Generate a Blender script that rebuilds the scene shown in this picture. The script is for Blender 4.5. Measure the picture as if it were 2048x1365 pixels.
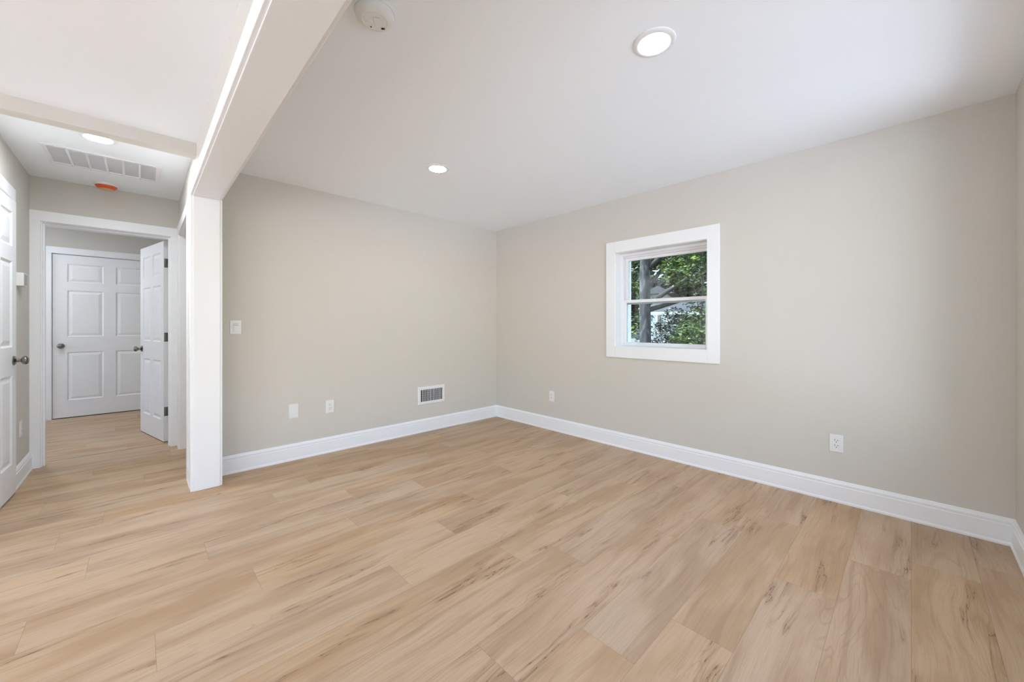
import bpy, bmesh, math, random
from mathutils import Vector, Matrix

# ------------------------------------------------------------------ scene, camera, world, light
for o in list(bpy.data.objects):
    bpy.data.objects.remove(o)
S = bpy.context.scene
COL = S.collection
S.view_settings.view_transform = 'Standard'
S.view_settings.look = 'None'
S.view_settings.gamma = 1.0
S.view_settings.use_curve_mapping = False
S.view_settings.exposure = -0.05
S.cycles.use_denoising = True
S.cycles.max_bounces = 14
S.cycles.diffuse_bounces = 8
S.cycles.transparent_max_bounces = 16
S.cycles.sample_clamp_indirect = 20.0
S.cycles.caustics_reflective = False
S.cycles.caustics_refractive = False

CAM = (-3.387, -3.805, 1.186)
HEAD = math.radians(43.9776)          # heading from +Y towards +X
cd = bpy.data.cameras.new('camera')
cam = bpy.data.objects.new('camera', cd)
COL.objects.link(cam)
cam.location = CAM
cam.rotation_euler = (math.radians(90), 0, -HEAD)
cd.sensor_width = 36.0
cd.lens = 36.0 * 770.0 / 2048.0
cd.shift_x = 0.0
cd.shift_y = -29.5 / 2048.0
cd.clip_start = 0.02
cd.clip_end = 300
S.camera = cam

W = bpy.data.worlds.new('sky')
S.world = W
W.use_nodes = True
wn = W.node_tree
wn.nodes.clear()
wo = wn.nodes.new('ShaderNodeOutputWorld')
wb = wn.nodes.new('ShaderNodeBackground')
ws = wn.nodes.new('ShaderNodeTexSky')
ws.sky_type = 'NISHITA'
ws.sun_disc = False
ws.sun_elevation = math.radians(52)
ws.sun_rotation = math.radians(200)
wb.inputs['Strength'].default_value = 0.8
wn.links.new(ws.outputs[0], wb.inputs[0])
wn.links.new(wb.outputs[0], wo.inputs[0])

sd = bpy.data.lights.new('sun', 'SUN')
sd.energy = 30.0
sd.angle = math.radians(0.6)
sd.color = (0.870, 0.945, 1.0)
sun = bpy.data.objects.new('sun', sd)
COL.objects.link(sun)
sun.rotation_euler = Vector((0.48, -0.42, -0.77)).to_track_quat('-Z', 'Y').to_euler()

# daylight enters through unseen openings: the bedroom's window, and ones added for light in the living room and front wall; portals only guide the sampling
def portal(loc, size, face):
    d = bpy.data.lights.new('daylight_portal', 'AREA')
    d.shape = 'RECTANGLE'
    d.size, d.size_y = size
    d.cycles.is_portal = True
    o = bpy.data.objects.new('daylight_portal', d)
    COL.objects.link(o)
    o.location = loc
    o.rotation_euler = Vector(face).to_track_quat('-Z', 'Z').to_euler()
portal((-1.45, -4.25, 1.40), (2.1, 1.7), (0, 1, 0))
portal((-5.95, -5.66, 1.35), (1.3, 1.7), (0, 1, 0))
portal((-7.56, -3.75, 1.325), (2.3, 2.05), (1, 0, 0))
portal((-7.56, -1.50, 1.325), (1.4, 2.05), (1, 0, 0))
portal((-6.56, 2.55, 1.45), (1.6, 1.3), (1, 0, 0))

LAMP = 100.0                          # radiance of every recessed lamp's lens
H = 2.44

# ------------------------------------------------------------------ materials
def mat(name, col, rough=0.6, metal=0.0, spec=0.5, bump=0.0, bscale=300.0, vary=0.0, vscale=2.0, coat=0.0):
    m = bpy.data.materials.new(name)
    m.use_nodes = True
    nt = m.node_tree
    b = nt.nodes['Principled BSDF']
    b.inputs['Base Color'].default_value = (*col, 1)
    b.inputs['Roughness'].default_value = rough
    b.inputs['Metallic'].default_value = metal
    b.inputs['Specular IOR Level'].default_value = spec
    b.inputs['Coat Weight'].default_value = coat
    tc = nt.nodes.new('ShaderNodeTexCoord')
    if vary > 0:
        n = nt.nodes.new('ShaderNodeTexNoise')
        n.inputs['Scale'].default_value = vscale
        n.inputs['Detail'].default_value = 3
        mr = nt.nodes.new('ShaderNodeMapRange')
        mr.inputs['To Min'].default_value = 1 - vary
        mr.inputs['To Max'].default_value = 1 + vary
        vm = nt.nodes.new('ShaderNodeVectorMath')
        vm.operation = 'SCALE'
        vm.inputs[0].default_value = col
        nt.links.new(tc.outputs['Object'], n.inputs['Vector'])
        nt.links.new(n.outputs[0], mr.inputs[0])
        nt.links.new(mr.outputs[0], vm.inputs['Scale'])
        nt.links.new(vm.outputs[0], b.inputs['Base Color'])
    if bump > 0:
        n = nt.nodes.new('ShaderNodeTexNoise')
        n.inputs['Scale'].default_value = bscale
        n.inputs['Detail'].default_value = 3
        bp = nt.nodes.new('ShaderNodeBump')
        bp.inputs['Strength'].default_value = bump
        bp.inputs['Distance'].default_value = 0.002
        nt.links.new(tc.outputs['Object'], n.inputs['Vector'])
        nt.links.new(n.outputs[0], bp.inputs['Height'])
        nt.links.new(bp.outputs[0], b.inputs['Normal'])
    return m

M = {}
M['wall'] = mat('wall_paint', (0.640, 0.612, 0.560), 0.75, spec=0.3, bump=0.06, bscale=220, vary=0.006)
M['ceiling'] = mat('ceiling_paint', (0.900, 0.937, 0.975), 0.85, spec=0.2, bump=0.04, bscale=180, vary=0.004)
M['trim'] = mat('white_trim_paint', (0.87, 0.88, 0.90), 0.38, spec=0.45, vary=0.004)
M['door'] = mat('white_door_paint', (0.84, 0.85, 0.875), 0.42, spec=0.45, bump=0.03, bscale=400, vary=0.004)
M['vinyl'] = mat('white_window_vinyl', (0.85, 0.85, 0.87), 0.33, vary=0.004)
M['plastic'] = mat('white_plastic', (0.80, 0.80, 0.79), 0.35, vary=0.003)
M['steel_paint'] = mat('white_enamelled_steel', (0.82, 0.82, 0.83), 0.4, vary=0.003)
M['nickel'] = mat('brushed_nickel', (0.26, 0.25, 0.235), 0.27, metal=1.0, vary=0.05, vscale=60)
M['hinge'] = mat('dark_nickel_hinge', (0.22, 0.22, 0.21), 0.4, metal=0.9, vary=0.2, vscale=120)
M['dark'] = mat('dark_void', (0.012, 0.011, 0.010), 0.8, vary=0.1)
M['shade_grey'] = mat('grey_duct_metal', (0.10, 0.095, 0.085), 0.6, vary=0.1)
M['orange'] = mat('orange_plastic_cover', (0.72, 0.10, 0.02), 0.3, vary=0.06, vscale=30)
M['tan_plastic'] = mat('tan_plastic', (0.62, 0.40, 0.22), 0.4, vary=0.05)
M['grey_plastic'] = mat('grey_plastic', (0.36, 0.36, 0.35), 0.4, vary=0.05)
M['siding'] = mat('pale_siding', (0.26, 0.285, 0.32), 0.6, vary=0.04, vscale=1.0)
M['roof'] = mat('grey_roof_shingles', (0.022, 0.024, 0.028), 0.85, bump=0.5, bscale=30, vary=0.3, vscale=14)
M['reflector'] = mat('bounce_concrete', (0.72, 0.73, 0.76), 0.9, bump=0.3, bscale=60, vary=0.08, vscale=3)  # kept pale so the added outside slab throws sunlight indoors
M['soil'] = mat('lawn', (0.03, 0.045, 0.015), 0.9, bump=0.6, bscale=40, vary=0.4, vscale=6)

def lens_mat(power=1.0):
    m = bpy.data.materials.new('lamp_lens')
    m.use_nodes = True
    nt = m.node_tree
    nt.nodes.clear()
    o = nt.nodes.new('ShaderNodeOutputMaterial')
    e = nt.nodes.new('ShaderNodeEmission')
    e.inputs['Color'].default_value = (0.875, 0.94, 1.0, 1)
    e.inputs['Strength'].default_value = LAMP * power
    nt.links.new(e.outputs[0], o.inputs[0])
    return m
M['lens'] = lens_mat()
M['lens_bright'] = lens_mat(2.8)
M['lens_hall'] = lens_mat(3.6)

def glass_mat():
    m = bpy.data.materials.new('window_glass')
    m.use_nodes = True
    nt = m.node_tree
    nt.nodes.clear()
    o = nt.nodes.new('ShaderNodeOutputMaterial')
    t = nt.nodes.new('ShaderNodeBsdfTransparent')
    t.inputs[0].default_value = (0.93, 0.96, 0.95, 1)
    g = nt.nodes.new('ShaderNodeBsdfGlossy')
    g.inputs['Roughness'].default_value = 0.02
    f = nt.nodes.new('ShaderNodeFresnel')
    f.inputs[0].default_value = 1.45
    mx = nt.nodes.new('ShaderNodeMixShader')
    nt.links.new(f.outputs[0], mx.inputs[0])
    nt.links.new(t.outputs[0], mx.inputs[1])
    nt.links.new(g.outputs[0], mx.inputs[2])
    nt.links.new(mx.outputs[0], o.inputs[0])
    return m
M['glass'] = glass_mat()

def leaf_mat(name, c1, c2, c3, trans=0.35):
    m = bpy.data.materials.new(name)
    m.use_nodes = True
    nt = m.node_tree
    b = nt.nodes['Principled BSDF']
    b.inputs['Roughness'].default_value = 0.5
    tc = nt.nodes.new('ShaderNodeTexCoord')
    n = nt.nodes.new('ShaderNodeTexNoise')
    n.inputs['Scale'].default_value = 5.0
    n.inputs['Detail'].default_value = 4
    r = nt.nodes.new('ShaderNodeValToRGB')
    e = r.color_ramp.elements
    e[0].position = 0.36
    e[0].color = (*c1, 1)
    e[1].position = 0.66
    e[1].color = (*c3, 1)
    k = e.new(0.52)
    k.color = (*c2, 1)
    tr = nt.nodes.new('ShaderNodeBsdfTranslucent')
    mx = nt.nodes.new('ShaderNodeMixShader')
    mx.inputs[0].default_value = trans
    out = nt.nodes['Material Output']
    nt.links.new(tc.outputs['Object'], n.inputs['Vector'])
    nt.links.new(n.outputs[0], r.inputs[0])
    nt.links.new(r.outputs[0], b.inputs['Base Color'])
    nt.links.new(r.outputs[0], tr.inputs[0])
    nt.links.new(b.outputs[0], mx.inputs[1])
    nt.links.new(tr.outputs[0], mx.inputs[2])
    nt.links.new(mx.outputs[0], out.inputs[0])
    return m
M['leaf'] = leaf_mat('bright_leaves', (0.005, 0.016, 0.003), (0.026, 0.058, 0.008), (0.170, 0.205, 0.035))
M['leaf2'] = leaf_mat('dark_leaves', (0.002, 0.006, 0.003), (0.005, 0.013, 0.005), (0.018, 0.034, 0.010), 0.2)
M['bark'] = mat('grey_bark', (0.012, 0.011, 0.011), 0.9, bump=1.0, bscale=25, vary=0.6, vscale=9)
M['bark_dappled'] = mat('sun_dappled_bark', (0.05, 0.05, 0.05), 0.9, bump=1.0, bscale=25)
def paint_dapple():  # pale patches paint sunlit streaks into the bark colour
    nt = M['bark_dappled'].node_tree
    tc = nt.nodes.new('ShaderNodeTexCoord')
    mp = nt.nodes.new('ShaderNodeMapping')
    mp.inputs['Scale'].default_value = (1.0, 1.0, 0.45)
    n = nt.nodes.new('ShaderNodeTexNoise')
    n.inputs['Scale'].default_value = 9.0
    n.inputs['Detail'].default_value = 5
    n.inputs['Distortion'].default_value = 0.6
    r = nt.nodes.new('ShaderNodeValToRGB')
    r.color_ramp.elements[0].position = 0.50
    r.color_ramp.elements[0].color = (0.010, 0.010, 0.012, 1)
    r.color_ramp.elements[1].position = 0.62
    r.color_ramp.elements[1].color = (0.055, 0.057, 0.062, 1)
    nt.links.new(tc.outputs['Object'], mp.inputs['Vector'])
    nt.links.new(mp.outputs[0], n.inputs['Vector'])
    nt.links.new(n.outputs[0], r.inputs[0])
    nt.links.new(r.outputs[0], nt.nodes['Principled BSDF'].inputs['Base Color'])
paint_dapple()

def floor_mat():
    m = bpy.data.materials.new('oak_vinyl_planks')
    m.use_nodes = True
    nt = m.node_tree
    N, L = nt.nodes, nt.links
    b = N['Principled BSDF']
    tc = N.new('ShaderNodeTexCoord')
    at = N.new('ShaderNodeAttribute')
    at.attribute_name = 'plank'
    sc = N.new('ShaderNodeVectorMath')
    sc.operation = 'SCALE'
    sc.inputs['Scale'].default_value = 40.0
    L.new(at.outputs['Color'], sc.inputs[0])
    ad = N.new('ShaderNodeVectorMath')
    ad.operation = 'ADD'
    L.new(tc.outputs['Object'], ad.inputs[0])
    L.new(sc.outputs[0], ad.inputs[1])
    def mapping(sx, sy, sz=1.0, src=None):
        mp = N.new('ShaderNodeVectorMath')
        mp.operation = 'MULTIPLY'
        mp.inputs[1].default_value = (sx, sy, sz)
        L.new((src or ad).outputs[0], mp.inputs[0])
        return mp
    def noise(v, detail=3, rough=0.5, dist=0.0):
        n = N.new('ShaderNodeTexNoise')
        n.inputs['Scale'].default_value = 1.0
        n.inputs['Detail'].default_value = detail
        n.inputs['Roughness'].default_value = rough
        n.inputs['Distortion'].default_value = dist
        L.new(v.outputs[0], n.inputs['Vector'])
        return n.outputs[0]
    def ma(op, a, c=0.0, d=None, clamp=False):
        n = N.new('ShaderNodeMath')
        n.operation = op
        n.use_clamp = clamp
        for i, v in enumerate([a, c, d]):
            if v is None:
                continue
            if isinstance(v, (int, float)):
                n.inputs[i].default_value = v
            else:
                L.new(v, n.inputs[i])
        return n.outputs[0]
    def rng(v, a, c, lo=0.0, hi=1.0):
        n = N.new('ShaderNodeMapRange')
        n.interpolation_type = 'SMOOTHSTEP'
        n.inputs['From Min'].default_value = a
        n.inputs['From Max'].default_value = c
        n.inputs['To Min'].default_value = lo
        n.inputs['To Max'].default_value = hi
        L.new(v, n.inputs['Value'])
        return n.outputs[0]
    def mix(f, c1, c2):
        n = N.new('ShaderNodeMix')
        n.data_type = 'RGBA'
        if isinstance(f, float):
            n.inputs['Factor'].default_value = f
        else:
            L.new(f, n.inputs['Factor'])
        for i, c in ((6, c1), (7, c2)):
            if isinstance(c, tuple):
                n.inputs[i].default_value = (*c, 1)
            else:
                L.new(c, n.inputs[i])
        return n.outputs[2]
    # slow warp that makes the grain wander along the plank
    warp = noise(mapping(1.5, 3.0), 2, 0.5)
    wsub = ma('MULTIPLY', ma('SUBTRACT', warp, 0.5), 0.10)
    cx = N.new('ShaderNodeCombineXYZ')
    L.new(wsub, cx.inputs[1])
    wv = N.new('ShaderNodeVectorMath')
    wv.operation = 'ADD'
    L.new(ad.outputs[0], wv.inputs[0])
    L.new(cx.outputs[0], wv.inputs[1])
    broad = noise(mapping(1.5, 6.5, 1, wv), 3, 0.5, 0.2)
    bands = noise(mapping(1.2, 34.0, 1, wv), 4, 0.6, 0.1)
    fibre = noise(mapping(6.0, 240.0, 1, wv), 3, 0.65)
    # growth rings: contour lines of a slow field
    field = noise(mapping(1.3, 7.5, 1, wv), 2, 0.45, 0.6)
    ring = ma('PINGPONG', ma('MULTIPLY', field, 26.0), 1.0)
    ringd = rng(ring, 0.0, 0.30, 1.0, 0.0)
    ringm = rng(noise(mapping(1.0, 4.0), 1), 0.52, 0.66)
    # cracks: thin ridges, only where a mask allows
    rf = noise(mapping(1.15, 17.0, 1, wv), 4, 0.62, 0.25)
    ridge = ma('ABSOLUTE', ma('SUBTRACT', rf, 0.5))
    crack = rng(ridge, 0.0, 0.009, 1.0, 0.0)
    halo = rng(ridge, 0.0, 0.09, 1.0, 0.0)
    cm = rng(noise(mapping(1.7, 8.5, 1), 2, 0.5), 0.56, 0.66)
    # knots
    vo = N.new('ShaderNodeTexVoronoi')
    vo.inputs['Scale'].default_value = 1.0
    kv = mapping(1.3, 5.2, 0.0, wv)
    L.new(kv.outputs[0], vo.inputs['Vector'])
    kd = vo.outputs['Distance']
    sep = N.new('ShaderNodeSeparateColor')
    L.new(vo.outputs['Color'], sep.inputs[0])
    kon = rng(sep.outputs[0], 0.72, 0.73)
    kcore = ma('MULTIPLY', rng(kd, 0.018, 0.05, 1.0, 0.0), kon)
    khalo = ma('MULTIPLY', rng(kd, 0.03, 0.22, 1.0, 0.0), kon)
    light, mid, dark, deep = (0.585, 0.420, 0.275), (0.480, 0.325, 0.198), (0.320, 0.198, 0.112), (0.15, 0.078, 0.038)
    c = mix(rng(broad, 0.38, 0.64), light, mid)
    c = mix(ma('MULTIPLY', rng(bands, 0.48, 0.74), 0.42), c, dark)
    c = mix(ma('MULTIPLY', rng(fibre, 0.42, 0.72), 0.28), c, dark)
    c = mix(ma('MULTIPLY', ma('MULTIPLY', ringd, ringm), 0.30), c, dark)
    c = mix(ma('MULTIPLY', khalo, 0.38), c, dark)
    c = mix(ma('MULTIPLY', ma('MULTIPLY', halo, cm), 0.45), c, dark)
    c = mix(ma('MULTIPLY', ma('MULTIPLY', crack, cm), 0.90), c, deep)
    c = mix(ma('MULTIPLY', kcore, 0.75), c, deep)
    # every plank a little lighter, darker, greyer or pinker than its neighbours
    s2 = N.new('ShaderNodeSeparateColor')
    L.new(at.outputs['Color'], s2.inputs[0])
    val = ma('MULTIPLY_ADD', s2.outputs[0], 0.06, 0.96)
    sat = ma('MULTIPLY_ADD', s2.outputs[1], 0.15, 0.90)
    hs = N.new('ShaderNodeHueSaturation')
    hs.inputs['Hue'].default_value = 0.5
    L.new(val, hs.inputs['Value'])
    L.new(sat, hs.inputs['Saturation'])
    L.new(c, hs.inputs['Color'])
    L.new(hs.outputs[0], b.inputs['Base Color'])
    b.inputs['Roughness'].default_value = 0.55
    b.inputs['Specular IOR Level'].default_value = 0.35
    bp = N.new('ShaderNodeBump')
    bp.inputs['Strength'].default_value = 0.2
    bp.inputs['Distance'].default_value = 0.001
    L.new(fibre, bp.inputs['Height'])
    L.new(bp.outputs[0], b.inputs['Normal'])
    return m
M['floor'] = floor_mat()
M['seam'] = mat('plank_seam', (0.24, 0.165, 0.11), 0.8, vary=0.1)

# ------------------------------------------------------------------ helpers
def box(bm, x0, x1, y0, y1, z0, z1, bev=0.0, mi=0):
    x0, x1 = min(x0, x1), max(x0, x1)
    y0, y1 = min(y0, y1), max(y0, y1)
    z0, z1 = min(z0, z1), max(z0, z1)
    r = bmesh.ops.create_cube(bm, size=1.0)
    vs = r['verts']
    for v in vs:
        v.co = Vector(((x0 + x1) / 2 + v.co.x * (x1 - x0), (y0 + y1) / 2 + v.co.y * (y1 - y0), (z0 + z1) / 2 + v.co.z * (z1 - z0)))
    fs = {f for v in vs for f in v.link_faces}
    if bev > 0:
        es = list({e for v in vs for e in v.link_edges})
        r2 = bmesh.ops.bevel(bm, geom=es, offset=bev, segments=2, profile=0.5, affect='EDGES')
        fs = set(r2['faces']) | {f for f in fs if f.is_valid}
    for f in fs:
        if f.is_valid:
            f.material_index = mi
    return vs

def lathe(bm, prof, n=32, mtx=None):
    """profile [(r, z)] turned round z; open ends closed when r == 0"""
    rings = []
    for r, z in prof:
        if r < 1e-6:
            rings.append([bm.verts.new((0, 0, z))])
        else:
            rings.append([bm.verts.new((r * math.cos(2 * math.pi * i / n), r * math.sin(2 * math.pi * i / n), z)) for i in range(n)])
    for a, c in zip(rings, rings[1:]):
        for i in range(n):
            j = (i + 1) % n
            if len(a) == 1 and len(c) == 1:
                continue
            if len(a) == 1:
                bm.faces.new((a[0], c[i], c[j]))
            elif len(c) == 1:
                bm.faces.new((a[i], a[j], c[0]))
            else:
                bm.faces.new((a[i], a[j], c[j], c[i]))
    if mtx is not None:
        for ring in rings:
            for v in ring:
                v.co = mtx @ v.co

def extrude_profile(bm, pts, p0, p1, out, m0=0.0, m1=0.0):
    """pts [(depth, z)] from the wall plane; run from p0 to p1 (xy); out = unit xy vector into the room; m0/m1 mitre per depth"""
    p0, p1, out = Vector((*p0, 0)), Vector((*p1, 0)), Vector((*out, 0))
    d = (p1 - p0).normalized()
    A = [bm.verts.new(p0 + out * q + d * (m0 * q) + Vector((0, 0, z))) for q, z in pts]
    B = [bm.verts.new(p1 + out * q - d * (m1 * q) + Vector((0, 0, z))) for q, z in pts]
    n = len(pts)
    for i in range(n):
        j = (i + 1) % n
        bm.faces.new((A[i], A[j], B[j], B[i]))
    bm.faces.new(A)
    bm.faces.new(B[::-1])

def link(name, bm, m, parent=None, smooth=None):
    bmesh.ops.recalc_face_normals(bm, faces=bm.faces[:])
    me = bpy.data.meshes.new(name)
    bm.to_mesh(me)
    bm.free()
    for k in (m if isinstance(m, (list, tuple)) else [m]):
        me.materials.append(M[k])
    if smooth is not None:
        me.polygons.foreach_set('use_smooth', [True] * len(me.polygons))
        me.set_sharp_from_angle(angle=math.radians(smooth))
    o = bpy.data.objects.new(name, me)
    COL.objects.link(o)
    if parent is not None:
        o.parent = parent
    return o

def empty(name, loc=(0, 0, 0), rz=0.0):
    o = bpy.data.objects.new(name, None)
    o.empty_display_size = 0.1
    COL.objects.link(o)
    o.location = loc
    o.rotation_euler = (0, 0, rz)
    return o

def tag(o, label, cat, group=None, kind=None):
    o['label'] = label
    o['category'] = cat
    if group:
        o['group'] = group
    if kind:
        o['kind'] = kind
    return o

def struct(name, bm, m, label, cat, smooth=None):
    return tag(link(name, bm, m, smooth=smooth), label, cat, kind='structure')

def dup(root, loc, rz=None):
    """copy a thing with its parts and sub-parts"""
    def cp(o, par):
        c = o.copy()
        COL.objects.link(c)
        c.parent = par
        for ch in o.children:
            cp(ch, c)
        return c
    r = cp(root, None)
    r.location = loc
    if rz is not None:
        r.rotation_euler = (0, 0, rz)
    return r

# ------------------------------------------------------------------ room shell
B = bmesh.new
bm = B()
box(bm, -2.965, 0.15, 0.0, 0.12, 0, H)
struct('wall_back', bm, 'wall', 'beige back wall of the empty room with the vent and outlets', 'wall')

WY0, WY1, WZ0, WZ1 = -2.636, -1.768, 0.985, 1.915          # window opening
bm = B()
box(bm, 0, 0.30, -4.31, WY0, 0, H)
box(bm, 0, 0.30, WY1, 0.0, 0, H)
box(bm, 0, 0.30, WY0, WY1, 0, WZ0)
box(bm, 0, 0.30, WY0, WY1, WZ1, H)
struct('wall_right', bm, 'wall', 'beige wall with the small white window', 'wall')

bm = B()
box(bm, -2.965, -2.50, -4.31, -4.195, 0, H)
box(bm, -0.40, 0.0, -4.31, -4.195, 0, H)
box(bm, -2.50, -0.40, -4.31, -4.195, 0, 0.55)  # opening added out of view to let daylight reach the ceiling
box(bm, -2.50, -0.40, -4.31, -4.195, 2.25, H)
struct('wall_front', bm, 'wall', 'beige wall at the right edge of the room, next to the window wall', 'wall')

bm = B()
HX0, HX1 = -3.112, -2.966
box(bm, HX0, HX1, -0.228, 0.145, 0, H)
box(bm, HX0, HX1, -3.90, -0.228, 2.135, H)
box(bm, HX0, HX1, -5.60, -3.90, 0, H)
box(bm, HX0, HX1, 0.145, 1.09, 2.075, H)
box(bm, HX0, HX1, 1.09, 1.27, 0, H)
struct('wall_left', bm, 'wall', 'beige dividing wall and header between the room and the hallway', 'wall')

bm = B()
LX = -4.05
LDY0, LDY1, LDZ = -0.15, 0.62, 2.085
box(bm, LX - 0.12, LX, -0.30, LDY0, 0, H)
box(bm, LX - 0.12, LX, LDY1, 1.27, 0, H)
box(bm, LX - 0.12, LX, LDY0, LDY1, LDZ, H)
struct('wall_hallway_left', bm, 'wall', 'beige left wall of the hallway beside the near white door', 'wall')

EX0, EX1, EZ = -3.995, -3.165, 2.075
bm = B()
box(bm, -6.5, EX0, 1.27, 1.39, 0, H)
box(bm, EX1, -2.0, 1.27, 1.39, 0, H)
box(bm, EX0, EX1, 1.27, 1.39, EZ, H)
struct('wall_hallway_end', bm, 'wall', 'beige end wall of the hallway around the doorway', 'wall')

FX0, FX1, FZ = -4.20, -3.17, 2.12
bm = B()
box(bm, -6.5, FX0, 3.755, 3.90, 0, H)
box(bm, FX1, -2.0, 3.755, 3.90, 0, H)
box(bm, FX0, FX1, 3.755, 3.90, FZ, H)
box(bm, FX0, FX1, 3.90, 3.94, 0, FZ + 0.1)
struct('wall_far', bm, 'wall', 'beige far wall of the bedroom around the closed white door', 'wall')

bm = B()                                                   # bedroom side walls
box(bm, -2.0, -1.88, 1.39, 3.90, 0, H)
struct('wall_bedroom_right', bm, 'wall', 'beige right wall of the bedroom, behind the open door', 'wall')
bm = B()
box(bm, -6.62, -6.5, 1.27, 1.75, 0, H)
box(bm, -6.62, -6.5, 3.35, 3.90, 0, H)
box(bm, -6.62, -6.5, 1.75, 3.35, 0, 0.8)
box(bm, -6.62, -6.5, 1.75, 3.35, 2.1, H)
struct('wall_bedroom_left', bm, 'wall', 'beige left wall of the bedroom with a window opening', 'wall')

bm = B()                                                   # small room behind the hallway's right doorway
box(bm, -1.6, -1.48, 0.12, 1.27, 0, H)
struct('wall_side_room', bm, 'wall', 'beige wall of the small room right of the hallway', 'wall')
bm = B()                                                   # closet behind the near door
box(bm, -4.95, -4.85, -0.42, 1.27, 0, H)
struct('wall_closet', bm, 'wall', 'beige closet wall behind the near white door', 'wall')

bm = B()                                                   # living room the camera stands in
box(bm, -7.5, LX - 0.0, -0.42, -0.30, 0, H)
struct('wall_living_back', bm, 'wall', 'beige wall left of the hallway entrance', 'wall')
bm = B()
box(bm, -7.62, -7.5, -5.72, -4.9, 0, H)
box(bm, -7.62, -7.5, -2.6, -2.2, 0, H)
box(bm, -7.62, -7.5, -0.8, -0.30, 0, H)
for a, c in ((-4.9, -2.6), (-2.2, -0.8)):  # unseen openings added and sized for the daylight they let in
    box(bm, -7.62, -7.5, a, c, 0, 0.3)
    box(bm, -7.62, -7.5, a, c, 2.35, H)
struct('wall_living_left', bm, 'wall', 'beige living room wall with two wide unseen window openings added for daylight', 'wall')
bm = B()
box(bm, -7.5, -6.6, -5.72, -5.6, 0, H)
box(bm, -5.3, HX1, -5.72, -5.6, 0, H)
box(bm, -6.6, -5.3, -5.72, -5.6, 0, 0.5)  # unseen opening, added and sized for its daylight
box(bm, -6.6, -5.3, -5.72, -5.6, 2.2, H)
struct('wall_living_front', bm, 'wall', 'beige living room wall with an unseen window opening added for daylight behind the viewer', 'wall')

bm = B()
box(bm, -7.62, 0.30, -5.72, 3.94, H, H + 0.12)
struct('ceiling', bm, 'ceiling', 'smooth white ceiling over the room and hallway', 'ceiling')

bm = B()
box(bm, LX, HX0, -0.41, -0.315, 2.36, H)
box(bm, -7.5, LX, -0.43, -0.42, 2.36, H)
struct('wall_bulkhead', bm, 'wall', 'shallow beige ceiling beam across the hallway entrance', 'beam')

# ------------------------------------------------------------------ floor: planks 0.2247 m wide, 1.255 m long, joints where the photo shows them
PW, PL = 0.2247, 1.255
joint = {-1: -3.717, 0: -2.72, 1: -2.32, 2: -3.137, 3: -2.46, 4: -2.993, 5: -3.347, 6: -1.243, 7: -2.003, 8: -1.792,
         9: -2.485, 10: -0.887, 11: -0.584, 12: -1.227, 13: -2.05, 14: -0.60}
random.seed(7)
bm = B()
fx0, fx1, fy0, fy1 = -7.5, 0.0, -5.6, 3.755
box(bm, fx0 - 0.12, fx1 + 0.3, fy0 - 0.12, fy1 + 0.18, -0.06, -0.0012, mi=1)
lay = bm.loops.layers.float_color.new('plank')
g = 0.0004
for k in range(-22, 24):
    y1 = -0.66 - PW * k
    y0 = y1 - PW
    if y0 > fy1 or y1 < fy0:
        continue
    xj = joint.get(k, -2.0 + ((k * 0.61803) % 1.0) * PL)
    n0 = math.floor((fx0 - xj) / PL)
    for q in range(n0, n0 + 9):
        xa, xb = xj + q * PL, xj + (q + 1) * PL
        xa, xb = max(xa, fx0), min(xb, fx1)
        if xb - xa < 0.01:
            continue
        col = (random.random(), random.random(), random.random(), 1)
        spans = [(max(y0, fy0), min(y1, fy1))]
        for ya, yb in spans:
            if ya < 1.436 < yb:                                # joint under the bedroom door
                parts = [(ya, 1.429), (1.442, yb)]
            else:
                parts = [(ya, yb)]
            for a, c in parts:
                vs = [bm.verts.new(p) for p in ((xa + g, a + g, 0), (xb - g, a + g, 0), (xb - g, c - g, 0), (xa + g, c - g, 0))]
                f = bm.faces.new(vs)
                f.material_index = 0
                for l in f.loops:
                    l[lay] = col
me = bpy.data.meshes.new('floor')
bm.normal_update()
for f in bm.faces:
    if f.material_index == 0 and f.normal.z < 0:
        f.normal_flip()
bm.to_mesh(me)
bm.free()
me.materials.append(M['floor'])
me.materials.append(M['seam'])
fl = bpy.data.objects.new('floor', me)
COL.objects.link(fl)
tag(fl, 'light oak plank floor running through the room and hallway', 'floor', kind='structure')

# ------------------------------------------------------------------ baseboards
BP = [(0, 0), (0.020, 0), (0.020, 0.010), (0.015, 0.020), (0.015, 0.108), (0.0115, 0.111), (0.0115, 0.116), (0.0135, 0.120),
      (0.0135, 0.128), (0.009, 0.136), (0.006, 0.143), (0.0, 0.146)]
def baseboard(name, p0, p1, out, label, m0=0, m1=0):
    bm = B()
    extrude_profile(bm, BP, p0, p1, out, m0, m1)
    struct(name, bm, 'trim', label, 'baseboard')
baseboard('baseboard_back', (-2.966, 0), (0, 0), (0, -1), 'white moulded baseboard along the back wall under the vent', 0, 1)
baseboard('baseboard_right', (0, 0), (0, -4.195), (-1, 0), 'white moulded baseboard along the window wall', 1, 1)
baseboard('baseboard_front', (0, -4.195), (-2.95, -4.195), (0, 1), 'short white baseboard at the right edge, beyond the corner', 1, 0)
baseboard('baseboard_hallway_left', (LX, 0.665), (LX, 1.27), (1, 0), 'short white baseboard between the near door and the hallway end', 0, 0)
baseboard('baseboard_hallway_right', (HX0, -0.148), (HX0, 0.07), (-1, 0), 'tiny white baseboard on the hallway side of the square post', 0, 0)
baseboard('baseboard_far_left', (-6.5, 3.755), (-4.285, 3.755), (0, -1), 'white baseboard left of the far bedroom door')
baseboard('baseboard_far_right', (-3.085, 3.755), (-2.0, 3.755), (0, -1), 'white baseboard right of the far bedroom door')

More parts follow.
